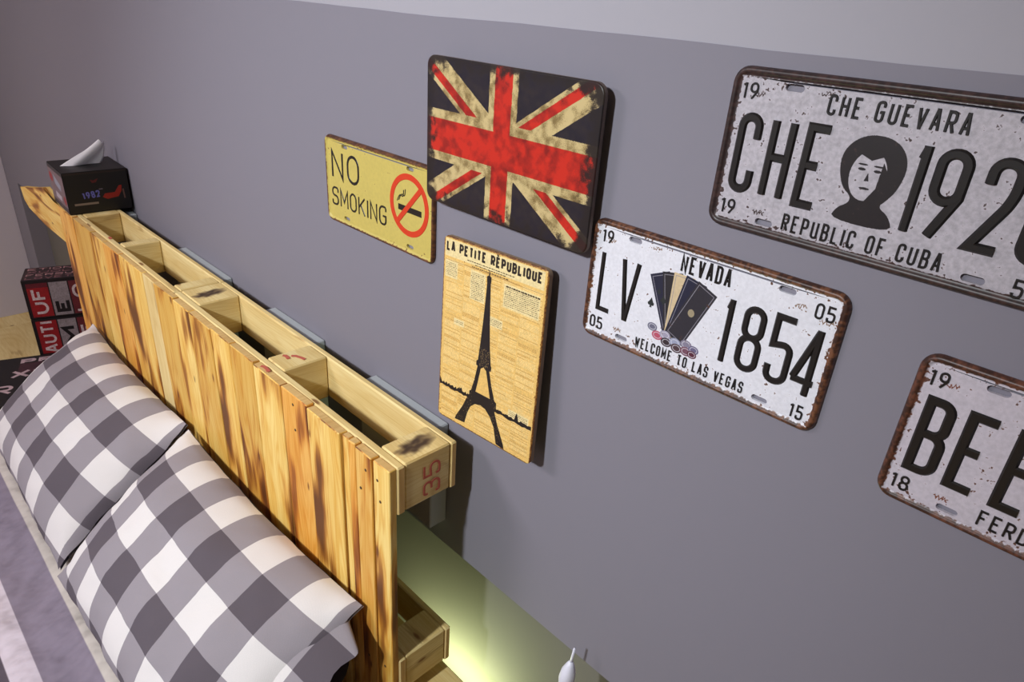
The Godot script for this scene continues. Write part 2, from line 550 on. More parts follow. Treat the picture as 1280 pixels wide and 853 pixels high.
func headboard() -> void:
	var H := thing("pallet_headboard", "scorched golden pallet-wood headboard of upright planks with open slots along its top", "headboard", Vector3(-1.49, FLOOR, 0.1))
	var deck := []
	for i in 5: deck.append(printed(wood(11 + i * 17, 0), 0.55))
	for i in 5:
		var tint: StandardMaterial3D = deck[i].duplicate()
		tint.albedo_color = [Color(0.95, 0.88, 0.80), Color(0.90, 0.84, 0.72), Color(1.0, 0.93, 0.88), Color(0.93, 0.90, 0.84), Color(0.97, 0.86, 0.74)][i]
		deck.append(tint)
	var rail := []
	for i in 3: rail.append(printed(wood(201 + i * 23, 1), 0.7))
	M.rail = rail
	var si := wood(224, 1)
	var sn := noise(66, 0.035, 2)
	for y in range(340, 428):
		for x in range(20, 172):
			var e := pow((x - 96 - (y - 384) * 0.5) / 46.0, 2.0) + pow((y - 384) / 15.0, 2.0)
			var bk2 := clampf((1.1 - e) * 0.8 + sn.get_noise_2d(x, y * 2.0) * 0.4, 0.0, 0.85)
			if e < 2.0: si.set_pixel(x, y, si.get_pixel(x, y).lerp(Color(0.17, 0.10, 0.07), bk2 * clampf(2.0 - e, 0.0, 1.0)))
	M.scorched = printed(si, 0.75)
	var cut := printed(wood(301, 1, 96, 384), 0.8)
	cut.albedo_color = Color(0.93, 0.86, 0.80)
	M.cut = cut
	M.deck = deck
	# upright deck planks, right to left; x edges measured on the photograph
	var xs := [-0.665, -0.707, -0.754, -0.774, -0.795, -0.896, -0.984, -1.087, -1.184, -1.27, -1.375, -1.459, -1.571, -1.648, -1.804, -1.92, -2.014, -2.17, -2.31]
	for i in xs.size() - 1:
		var thin: bool = i == 12 or i == 2 or i == 3
		var dz := rng.randf_range(-0.0012, 0.0012) - (0.0015 if thin else 0.0)
		var dy := rng.randf_range(-0.003, 0.0004)
		var lo := Vector3(xs[i + 1] + 0.0015, -1.52, 0.1545)
		var hi := Vector3(xs[i] - 0.0015, TOP + dy, 0.169 + dz)
		var m: StandardMaterial3D = deck[[1, 5, 9, 3, 2, 9, 0, 6, 2, 8, 4, 6, 0, 2, 9, 3, 6, 7][i]]
		if i == 12: m = rail[1]
		var p := board(H, "plank", lo, hi, [m, cut], 0, 1, 0.0014, 0.0007)
		p.rotation.z = rng.randf_range(-0.0012, 0.0012)
		# nail heads at the rails
		if i in [0, 1, 5]:
			for yy in [TOP - 0.03, TOP - 0.065, TOP - 0.44]:
				var n := part("nail_head", M.nail_mesh, M.nail, p, Vector3(rng.randf_range(-0.012, 0.012), yy - (lo.y + hi.y) / 2 + rng.randf_range(-0.01, 0.01), (hi.z - lo.z) / 2 + 0.0002))
				n.rotation.x = PI / 2
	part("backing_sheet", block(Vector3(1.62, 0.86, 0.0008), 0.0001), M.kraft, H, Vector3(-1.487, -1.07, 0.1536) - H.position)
	# three stringers: top, middle, bottom; each an inner board, blocks and a rear board, made of two pallets
	for lv in [[TOP, TOP - 0.09], [TOP - 0.413, TOP - 0.497], [TOP - 0.80, TOP - 0.89]]:
		var y1: float = lv[0]
		var y0: float = lv[1]
		for seg in [[-1.488, -0.6645], [-2.31, -1.492]]:
			board(H, "inner_rail", Vector3(seg[0], y0, 0.1395), Vector3(seg[1], y1 - 0.001, 0.1540), [rail[0], cut], 1, 0)
			board(H, "rear_rail", Vector3(seg[0], y0, 0.0385), Vector3(seg[1], y1 - 0.0015, 0.0510), [rail[2], cut], 1, 0)
		for bx in [[-0.728, -0.666], [-1.09, -1.027], [-1.487, -1.392], [-1.53, -1.493], [-1.88, -1.846], [-2.31, -2.15]]:
			var sc: bool = y1 == TOP and bx[0] in [-0.728, -1.487]
			var bm = M.scorched if sc else rail[1]
			board(H, "block", Vector3(bx[0], y0 + 0.001, 0.0515), Vector3(bx[1], y1 - 0.0005, 0.1390), [bm, rail[1]], 2, 0, 0.0025, 0.0, sc)
	# board that runs on past the left end of the planks, its end cut askew
	var st := SurfaceTool.new()
	st.begin(Mesh.PRIMITIVE_TRIANGLES)
	st.set_smooth_group(-1)
	var o := [Vector2(-2.311, -0.624), Vector2(-2.365, -0.624), Vector2(-2.47, -0.606), Vector2(-2.62, -0.640), Vector2(-2.80, -0.676), Vector2(-2.785, -0.715), Vector2(-2.74, -0.734), Vector2(-2.557, -0.746), Vector2(-2.311, -0.740)]
	var fr := []
	var bk := []
	for p: Vector2 in o:
		fr.append(Vector3(p.x, p.y, 0.166))
		bk.append(Vector3(p.x, p.y, 0.145))
	var mid := Vector3(-2.5, -0.68, 0.155)
	face(st, fr.duplicate(), mid, 1, Vector2.ZERO, Vector2(1 / 0.165, 1.0))
	face(st, bk.duplicate(), mid, 1, Vector2.ZERO, Vector2(1 / 0.165, 1.0))
	for i in o.size():
		var j := (i + 1) % o.size()
		face(st, [fr[i], fr[j], bk[j], bk[i]], mid, 1, Vector2.ZERO, Vector2(1 / 0.165, 1.0))
	st.generate_normals()
	part("side_board", st.commit(), deck[3], H, -H.position)
	board(H, "rear_rail", Vector3(-2.56, TOP - 0.09, 0.0385), Vector3(-2.312, TOP - 0.003, 0.0510), [rail[0], cut], 1, 0)
	# legs down to the floor
	for lx in [-0.76, -1.50, -2.26]:
		board(H, "leg", Vector3(lx - 0.045, FLOOR, 0.06), Vector3(lx + 0.045, TOP - 0.89, 0.15), [rail[0], cut], 0, 1)
	# pale hanger boards between the pallets and the wall
	for hx in [[-0.940, -0.730], [-1.325, -1.12], [-1.81, -1.54], [-2.38, -2.17]]:
		var hb := part("hanger_board", block(Vector3(hx[1] - hx[0], 0.209, 0.0365), 0.002), M.hanger, H, Vector3((hx[0] + hx[1]) / 2, -0.7445, 0.0192) - H.position)
		hb.set_meta("label", "pale grey painted hanger board")
	# low ledge board behind the pallet
	board(H, "ledge_board", Vector3(-2.28, -1.168, 0.0365), Vector3(-0.30, -1.150, 0.1380), [rail[2], cut], 1, 0)
	# stencilled number on the end block
	var num := SurfaceTool.new()
	num.begin(Mesh.PRIMITIVE_TRIANGLES)
	num.set_smooth_group(-1)
	for s in strokes("35", 0.0, 0.0, 0.026, 0.034, 0.0042, 0.008):
		ribbon(num, s[0], s[1], 0.0042, 0.0, 0.0003, 0.0001)
	num.generate_normals()
	var nm := part("stencil_number", num.commit(), M.red_ink, H, Vector3(-0.6645, TOP - 0.078, 0.072) - H.position)
	nm.rotation = Vector3(0, PI / 2, 0)
	nm.rotate_object_local(Vector3(0, 0, 1), PI / 2)
	nm.set_meta("label", "faded red stencilled number")
	# red chalk smears on the third block and plank
	for q in [[-1.055, 0.095, 0.03, 0.5], [-1.07, 0.112, 0.018, 0.2], [-1.052, 0.162, 0.028, 0.1], [-1.93, 0.147, 0.016, 0.1]]:
		var sm := SurfaceTool.new()
		sm.begin(Mesh.PRIMITIVE_TRIANGLES)
		sm.set_smooth_group(-1)
		var l: float = q[2]
		ribbon(sm, PackedVector2Array([Vector2(-l / 2, 0), Vector2(-l / 4, 0.003), Vector2(l / 5, 0.001), Vector2(l / 2, -0.002)]), false, 0.007, 0.0, 0.0002, 0.0001)
		sm.generate_normals()
		var sp := part("chalk_mark", sm.commit(), M.red_ink, H, Vector3(q[0], TOP + 0.0007, q[1]) - H.position)
		sp.rotation = Vector3(-PI / 2, q[3], 0)

func pillow_mesh(L: float, W: float, T: float, seed_: int, cell: float, shift: Vector2) -> ArrayMesh:
	var st := SurfaceTool.new()
	st.begin(Mesh.PRIMITIVE_TRIANGLES)
	var nu := 56
	var nv := 40
	var wr := noise(seed_, 2.2, 3)
	var fine := noise(seed_ + 4, 7.0, 2)
	for side in [1, -1]:
		st.set_smooth_group(1 if side == 1 else 2)
		var g := []
		for j in nv + 1:
			var row := []
			for i in nu + 1:
				var u := -1.0 + 2.0 * i / nu
				var v := -1.0 + 2.0 * j / nv
				u = sin(u * PI / 2) * 0.35 + u * 0.65
				v = sin(v * PI / 2) * 0.35 + v * 0.65
				var e := (1.0 - pow(absf(u), 3.2)) * (1.0 - pow(absf(v), 2.6))
				var t := T * pow(maxf(e, 0.0), 0.62) + 0.0035
				var x := u * L / 2 * (1.0 - 0.022 * (1.0 - v * v) * absf(u))
				var y := v * W / 2 * (1.0 - 0.055 * (1.0 - u * u) * absf(v))
				var edge := pow(maxf(absf(u), absf(v)), 6.0)
				var z: float = (1.0 if side == 1 else -0.55) * (t + wr.get_noise_2d(x * 3.0, y * 3.0) * 0.010 * e + fine.get_noise_2d(x * 2.0, y * 2.0) * 0.004 * edge * (1.0 if e > 0.02 else 0.2))
				z += fine.get_noise_2d(x * 1.2 + 9.0, y * 1.2) * 0.010 * edge
				row.append([Vector3(x, y, z), Vector2((u * L / 2 + shift.x) / (2 * cell), (v * W / 2 + shift.y) / (2 * cell))])
			g.append(row)
		for j in nv:
			for i in nu:
				var a = g[j][i]; var b = g[j][i + 1]; var c = g[j + 1][i + 1]; var d = g[j + 1][i]
				if side == 1:
					tri(st, a[0], c[0], b[0], a[1], c[1], b[1]); tri(st, a[0], d[0], c[0], a[1], d[1], c[1])
				else:
					tri(st, a[0], b[0], c[0], a[1], b[1], c[1]); tri(st, a[0], c[0], d[0], a[1], c[1], d[1])
	st.generate_normals()
	return st.commit()

# open end of a pillowcase: a flattened sleeve with a wavy mouth
func hem_mesh(L: float, W: float, T: float, cell: float, shift: Vector2) -> ArrayMesh:
	var st := SurfaceTool.new()
	st.begin(Mesh.PRIMITIVE_TRIANGLES)
	st.set_smooth_group(1)
	var n := 40
	var rings := []
	for k in 7:
		var f := k / 6.0
		var row := []
		for i in n:
			var a := TAU * i / n
			var x := L / 2 - 0.045 + f * (0.095 + 0.022 * sin(a * 1.0 - 0.8) + 0.008 * sin(a * 5.0))
			var hw := W / 2 * lerpf(0.93, 0.74, f)
			var th := T * lerpf(0.46, 0.30, f) + 0.006 * sin(a * 6.0 + f * 2.0) * f
			var y := hw * signf(cos(a)) * pow(absf(cos(a)), 0.75)
			var z := th * sin(a) - 0.012 * f
			row.append([Vector3(x, y, z), Vector2((x + shift.x) / (2 * cell), (y + shift.y) / (2 * cell))])
		rings.append(row)
	for k in 6:
		for i in n:
			var j := (i + 1) % n
			var a = rings[k][i]; var b = rings[k][j]; var c = rings[k + 1][j]; var d = rings[k + 1][i]
			tri(st, a[0], b[0], c[0], a[1], b[1], c[1]); tri(st, a[0], c[0], d[0], a[1], c[1], d[1])
	st.generate_normals()
	return st.commit()

func gingham() -> Image:
	var S := 256
	var f := noise(77, 0.5, 2)
	var data := PackedByteArray()
	data.resize(S * S * 3)
	var k := 0
	for y in S:
		for x in S:
			var a := x < S / 2
			var b := y < S / 2
			var c := Color(0.86, 0.845, 0.84)
			if a and b: c = Color(0.35, 0.32, 0.35)
			elif a or b: c = Color(0.575, 0.55, 0.575)
			var n := 1.0 + 0.04 * f.get_noise_2d(x * 1.0, y * 1.0) + 0.015 * (1 if (x + y) % 4 < 2 else -1)
			data[k] = clampi(int(c.r * n * 255), 0, 255)
			data[k + 1] = clampi(int(c.g * n * 255), 0, 255)
			data[k + 2] = clampi(int(c.b * n * 255), 0, 255)
			k += 3
	return Image.create_from_data(S, S, false, Image.FORMAT_RGB8, data)

func bed() -> void:
	var B := thing("bed", "low double bed with a mattress on a pallet base beside the headboard", "bed", Vector3(-1.45, FLOOR, 1.2))
	for i in 9:
		board(B, "base_slat", Vector3(-2.30, -1.47, 0.18 + i * 0.225), Vector3(-0.60, -1.448, 0.33 + i * 0.225), [M.rail[i % 3], M.cut], 1, 0)
	for bx in [-2.26, -1.45, -0.64]:
		board(B, "base_runner", Vector3(bx - 0.04, FLOOR, 0.18), Vector3(bx + 0.04, -1.471, 2.13), [M.rail[0], M.cut], 2, 2)
	part("mattress", block(Vector3(1.68, 0.225, 1.95), 0.03), M.mattress, B, Vector3(-1.45, -1.334, 1.156) - B.position)
	# striped sheet lying over the mattress
	var S := thing("striped_bedspread", "grey bedspread with white stripes lying over the mattress", "bedding", Vector3(-1.45, -1.22, 1.156))
	var st := SurfaceTool.new()
	st.begin(Mesh.PRIMITIVE_TRIANGLES)
	st.set_smooth_group(1)
	var wr := noise(31, 3.0, 3)
	var nx := 90
	var nz := 110
	var g := []
	for j in nz + 1:
		var row := []
		for i in nx + 1:
			var x := -2.335 + 1.77 * i / nx
			var z := 0.20 + 1.98 * j / nz
			var dx := maxf(0.0, absf(x + 1.45) - 0.80)
			var y := -1.212 + wr.get_noise_2d(x * 1.3 + z * 0.7, z * 2.6) * 0.012 - pow(dx / 0.085, 2.0) * 0.10
			# rolled hem near the pillows
			var hz := (z - 0.50) / 0.018
			y += 0.010 * exp(-hz * hz)
			if z > 2.12: y -= (z - 2.12) * 2.0
			row.append([Vector3(x, y, z), Vector2(x + 1.45, (z - 0.2) / 2.0)])
		g.append(row)
	for j in nz:
		for i in nx:
			var a = g[j][i]; var b = g[j][i + 1]; var c = g[j + 1][i + 1]; var d = g[j + 1][i]
			tri(st, a[0], b[0], c[0], a[1], b[1], c[1]); tri(st, a[0], c[0], d[0], a[1], c[1], d[1])
	st.generate_normals()
	var mesh := st.commit()
	var img := blank(64, 1024, Color(0.54, 0.50, 0.56))
	var white := Color(0.84, 0.80, 0.84)
	for s in [[0.455, 0.515, Color(0.80, 0.77, 0.74)], [0.600, 0.645, white], [0.73, 0.775, white], [0.86, 0.905, white], [1.0, 1.045, white], [1.2, 1.245, white], [1.4, 1.445, white], [1.6, 1.645, white], [1.8, 1.845, white]]:
		var a := int((s[0] - 0.2) / 2.0 * 1024)
		var b := int((s[1] - 0.2) / 2.0 * 1024)
		img.fill_rect(Rect2i(0, a, 64, b - a), s[2])
	img.fill_rect(Rect2i(0, int((0.645 - 0.2) / 2.0 * 1024), 64, 42), Color(0.36, 0.32, 0.36))
	var m := printed(img, 0.95)
	bump(m, 0.08, 256, 1.5, 5)
	part("spread_cloth", mesh, m, S, -S.position)

func pillows() -> void:
	var cloth := printed(gingham(), 0.92)
	cloth.texture_repeat = true
	M.gingham = cloth
	var specs := [
		[Vector3(-1.797, -1.066, 0.340), "grey and white gingham pillow farther from the camera, beside the printed boxes", 41, 0.70, Vector3(-52, 0, 0), Vector2(0.12, -0.050)],
		[Vector3(-1.080, -1.062, 0.344), "grey and white gingham pillow nearest the camera, leaning on the headboard", 53, 0.70, Vector3(-52, 0, 0.8), Vector2(0.12, -0.061)]]
	for s in specs:
		var t := thing("gingham_pillow", s[1], "pillow", s[0], "pillows against the headboard")
		t.rotation_degrees = s[4]
		part("pillow_body", pillow_mesh(s[3], 0.402, 0.085, s[2], 0.076, s[5]), cloth, t)
		if s[2] == 53:
			part("pillowcase_hem", hem_mesh(s[3], 0.402, 0.075, 0.076, s[5]), cloth, t)

func carton(called: String, label: String, lo: Vector3, hi: Vector3, yaw: float, imgs: Array, group := "") -> Node3D:
	# imgs: [front +x image, side +z image, top image]
	var c := (lo + hi) / 2
	var t := thing(called, label, "box", Vector3(c.x, lo.y, c.z), group)
	t.rotation.y = yaw
	var h := (hi - lo) / 2
	var mesh := ArrayMesh.new()
	var mats := []
	var b := 0.0015
	for k in 3:
		var st := SurfaceTool.new()
		st.begin(Mesh.PRIMITIVE_TRIANGLES)
		st.set_smooth_group(-1)
		for s in [1, -1]:
			var q: Array
			if k == 0: q = [Vector3(s * h.x, h.y - b, s * (h.z - b)), Vector3(s * h.x, h.y - b, -s * (h.z - b)), Vector3(s * h.x, -h.y + b, -s * (h.z - b)), Vector3(s * h.x, -h.y + b, s * (h.z - b))]
			elif k == 1: q = [Vector3(-s * (h.x - b), h.y - b, s * h.z), Vector3(s * (h.x - b), h.y - b, s * h.z), Vector3(s * (h.x - b), -h.y + b, s * h.z), Vector3(-s * (h.x - b), -h.y + b, s * h.z)]
			else: q = [Vector3(h.x - b, s * h.y, s * (h.z - b)), Vector3(h.x - b, s * h.y, -s * (h.z - b)), Vector3(-h.x + b, s * h.y, -s * (h.z - b)), Vector3(-h.x + b, s * h.y, s * (h.z - b))]
			if k == 2: q = [q[3], q[2], q[1], q[0]]
			var uv := [Vector2(0, 0), Vector2(1, 0), Vector2(1, 1), Vector2(0, 1)]
			if k == 2: uv = [Vector2(0, 0), Vector2(1, 0), Vector2(1, 1), Vector2(0, 1)]
			tri(st, q[0], q[1], q[2], uv[0], uv[1], uv[2])
			tri(st, q[0], q[2], q[3], uv[0], uv[2], uv[3])
		st.generate_normals()
		st.commit(mesh)
		mats.append(imgs[k])
	part("printed_panels", mesh, mats, t, Vector3(0, h.y, 0))
	part("carton_edges", block((hi - lo) - Vector3.ONE * 0.0006, 0.003), M.box_edge, t, Vector3(0, h.y, 0))
	return t

func boxes() -> void:
	# print of the stacked boxes: turned capitals on red and pale panels
	var dark := Color(0.10, 0.06, 0.07)
	var red := Color(0.62, 0.10, 0.12)
	var pale := Color(0.62, 0.57, 0.58)
	var ink := Color(0.86, 0.78, 0.78)
	var fu := blank(512, 340, dark)
	fu.fill_rect(Rect2i(26, 26, 170, 300), red)
	fu.fill_rect(Rect2i(26, 26, 170, 40), Color(0.40, 0.09, 0.14))
	fu.fill_rect(Rect2i(206, 26, 150, 300), pale)
	fu.fill_rect(Rect2i(366, 26, 146, 300), Color(0.45, 0.15, 0.18))
	write(fu, "UF", Vector2(54, 300), 230, 112, 22, 20, ink, -PI / 2)
	write(fu, "E", Vector2(226, 300), 120, 116, 30, 20, dark, -PI / 2)
	write(fu, "LO", Vector2(384, 310), 250, 100, 22, 20, ink, -PI / 2)
	var fl := blank(512, 340, dark)
	fl.fill_rect(Rect2i(26, 16, 170, 310), red)
	fl.fill_rect(Rect2i(206, 16, 150, 310), pale)
	fl.fill_rect(Rect2i(366, 16, 146, 310), Color(0.45, 0.15, 0.18))
	write(fl, "AUTI", Vector2(54, 322), 300, 112, 20, 12, ink, -PI / 2)
	write(fl, "M", Vector2(226, 280), 190, 116, 30, 20, dark, -PI / 2)
	write(fl, "VE", Vector2(384, 310), 230, 100, 22, 20, ink, -PI / 2)
	var top := blank(512, 340, Color(0.20, 0.13, 0.14))
	for r in 4:
		write(top, ["ETIONS", "XUOLE", "FERSUL", "LOVETE"][r], Vector2(24, 20 + r * 80), 460, 56, 11, 14, Color(0.66, 0.48, 0.48) if r % 2 == 0 else Color(0.52, 0.34, 0.36))
	var low := blank(512, 400, Color(0.09, 0.06, 0.07))
	low.fill_rect(Rect2i(0, 40, 150, 120), Color(0.30, 0.18, 0.22))
	low.fill_rect(Rect2i(250, 60, 240, 90), Color(0.25, 0.12, 0.16))
	low.fill_rect(Rect2i(20, 250, 180, 130), Color(0.34, 0.20, 0.22))
	for q in [["LE", 20, 30, 120, 50], ["PREN", 250, 20, 220, 44], ["F", 20, 180, 60, 60], ["XU", 230, 120, 130, 64], ["ER", 110, 240, 140, 70], ["Y", 330, 220, 70, 64], ["LET", 30, 320, 180, 60], ["I", 270, 300, 30, 90]]:
		write(low, q[0], Vector2(q[1], q[2]), q[3], q[4], 13, 8, Color(0.72, 0.62, 0.64))
	for im in [fu, fl, top, low]: age(im, 91, 1.7, 0.3, dark, Color(0.2, 0.12, 0.12), 0.75, 0.18)
	var mu := printed(fu, 0.6)
	var ml := printed(fl, 0.6)
	var mt := printed(top, 0.6)
	var mo := printed(low, 0.6)
	var g := "printed storage boxes by the bed"
	var at := Vector3(-2.841, 0, 0.1205)
	var half := Vector3(0.0675, 0, 0.1)
	carton("storage_box", "topmost printed box of the stack, red and white panels with turned capitals", at - half + Vector3(0, -1.162, 0), at + half + Vector3(0, -1.010, 0), -0.325, [mu, mu, mt], g)
	carton("storage_box", "printed box in the middle of the stack, directly under the topmost one", at - half + Vector3(0, -1.312, 0), at + half + Vector3(0, -1.163, 0), -0.325, [ml, ml, mt], g)
	carton("storage_box", "dark printed box at the bottom of the stack, on the floor", at - half + Vector3(0, FLOOR, 0), at + half + Vector3(0, -1.313, 0), -0.325, [mo, mo, mt], g)
	carton("storage_box", "low dark printed box on the floor between bed and stack, lettering on its lid", Vector3(-2.831, FLOOR, 0.093), Vector3(-2.471, -1.305, 0.593), -0.325, [mo, mo, mo], g)

func tissues() -> void:
	var k := Color(0.07, 0.055, 0.05)
	var front := blank(420, 300, k)
	front.fill_rect(Rect2i(0, 0, 420, 16), Color(0.16, 0.11, 0.09))
	write(front, "1982", Vector2(98, 150), 118, 52, 10, 8, Color(0.42, 0.42, 0.72), -0.1)
	fill(front, PackedVector2Array([Vector2(232, 196), Vector2(250, 170), Vector2(318, 168), Vector2(352, 120), Vector2(372, 118), Vector2(366, 160), Vector2(340, 202), Vector2(262, 214)]), Color(0.60, 0.13, 0.07))
	fill(front, PackedVector2Array([Vector2(168, 58), Vector2(190, 66), Vector2(224, 52), Vector2(206, 82), Vector2(180, 84)]), Color(0.36, 0.09, 0.09))
	fill(front, PackedVector2Array([Vector2(372, 150), Vector2(382, 146), Vector2(386, 220), Vector2(376, 222)]), Color(0.42, 0.30, 0.27))
	front.fill_rect(Rect2i(40, 226, 158, 16), Color(0.55, 0.48, 0.42))
	front.fill_rect(Rect2i(216, 130, 26, 8), Color(0.45, 0.4, 0.45))
	var side := blank(420, 300, Color(0.44, 0.36, 0.38))
	side.fill_rect(Rect2i(0, 0, 420, 30), Color(0.14, 0.10, 0.10))
	side.fill_rect(Rect2i(0, 262, 420, 38), Color(0.20, 0.14, 0.15))
	disc(side, Vector2(60, 96), 52, 36, Color(0.58, 0.10, 0.13))
	disc(side, Vector2(372, 210), 36, 34, Color(0.55, 0.12, 0.13))
	fill(side, PackedVector2Array([Vector2(140, 60), Vector2(320, 110), Vector2(300, 160), Vector2(150, 130)]), Color(0.55, 0.56, 0.62))
	fill(side, PackedVector2Array([Vector2(120, 190), Vector2(280, 200), Vector2(270, 240), Vector2(110, 236)]), Color(0.66, 0.62, 0.66))
	var top := blank(300, 300, Color(0.11, 0.085, 0.075))
	disc(top, Vector2(150, 150), 60, 96, Color(0.02, 0.02, 0.02))
	var d := noise(4, 0.1)
	var t := carton("tissue_box", "small black printed tissue box standing on the far end of the headboard", Vector3(-2.356, TOP + 0.0006, 0.002), Vector3(-2.181, TOP + 0.118, 0.166), -0.042, [printed(front, 0.45), printed(side, 0.45), printed(top, 0.5)])
	t.set_meta("category", "tissue box")
	# tissue: a pinched sheet fanning up and toward the wall
	var s := thing("tissue", "white paper tissue pulled up out of the black box", "tissue", Vector3(-2.27, TOP + 0.1188, 0.085))
	var st := SurfaceTool.new()
	st.begin(Mesh.PRIMITIVE_TRIANGLES)
	st.set_smooth_group(1)
	var n := 18
	var m := 10
	for side_i in 2:
		var g := []
		for j in m + 1:
			var f := float(j) / m
			var row := []
			for i in n + 1:
				var u := -1.0 + 2.0 * i / n
				var half := 0.052 * (1.0 - 0.80 * pow(f, 1.3))
				var zz := u * half - 0.060 * pow(f, 0.9) + 0.012
				var xx := 0.004 * sin(u * 4.0 + f * 2.0) * (1.0 - 0.4 * f) + (0.007 if side_i == 0 else -0.007) * (1.0 - u * u) * (1.0 - f * 0.8) + f * 0.012
				var yy := f * 0.062 + 0.006 * sin(u * 4.0) * f
				row.append(Vector3(xx, yy, zz))
			g.append(row)
		for j in m:
			for i in n:
				if side_i == 0:
					tri(st, g[j][i], g[j][i + 1], g[j + 1][i + 1]); tri(st, g[j][i], g[j + 1][i + 1], g[j + 1][i])
				else:
					tri(st, g[j][i], g[j + 1][i + 1], g[j][i + 1]); tri(st, g[j][i], g[j + 1][i], g[j + 1][i + 1])
	st.generate_normals()
	part("paper_sheet", st.commit(), M.paper, s)

func oval(cx: float, cy: float, rx: float, ry: float, n := 30) -> PackedVector2Array:
	var p := PackedVector2Array()
	for i in n: p.append(Vector2(cx + rx * cos(TAU * i / n), cy + ry * sin(TAU * i / n)))
	return p

func soft(p: PackedVector2Array) -> PackedVector2Array:
	for pass_i in 2:
		var q := PackedVector2Array()
		for i in p.size():
			var b := p[(i + 1) % p.size()]
			q.append(p[i].lerp(b, 0.25))
			q.append(p[i].lerp(b, 0.75))
		p = q
	return p

# rust flakes: a small ragged scrawl of bare metal
func flake(img: Image, x: float, y: float, k: float, c: Color) -> void:
	var r := RandomNumberGenerator.new()
	r.seed = int(x * 7 + y)
	var p := PackedVector2Array()
	for i in 13: p.append(Vector2(x + i * 1.0 + r.randf_range(-0.6, 0.6), y + r.randf_range(-2.4, 2.4) - i * 0.15) * k)
	pen(img, p, false, 0.75 * k, c)
	for i in 5: disc(img, Vector2(x + r.randf_range(-2, 14), y + r.randf_range(-3, 3)) * k, r.randf_range(0.4, 1.0) * k, r.randf_range(0.3, 0.7) * k, c, r.randf())

func mmp(list: Array, k: float) -> PackedVector2Array:
	var p := PackedVector2Array()
	for i in range(0, list.size(), 2): p.append(Vector2(list[i], list[i + 1]) * k)
	return p

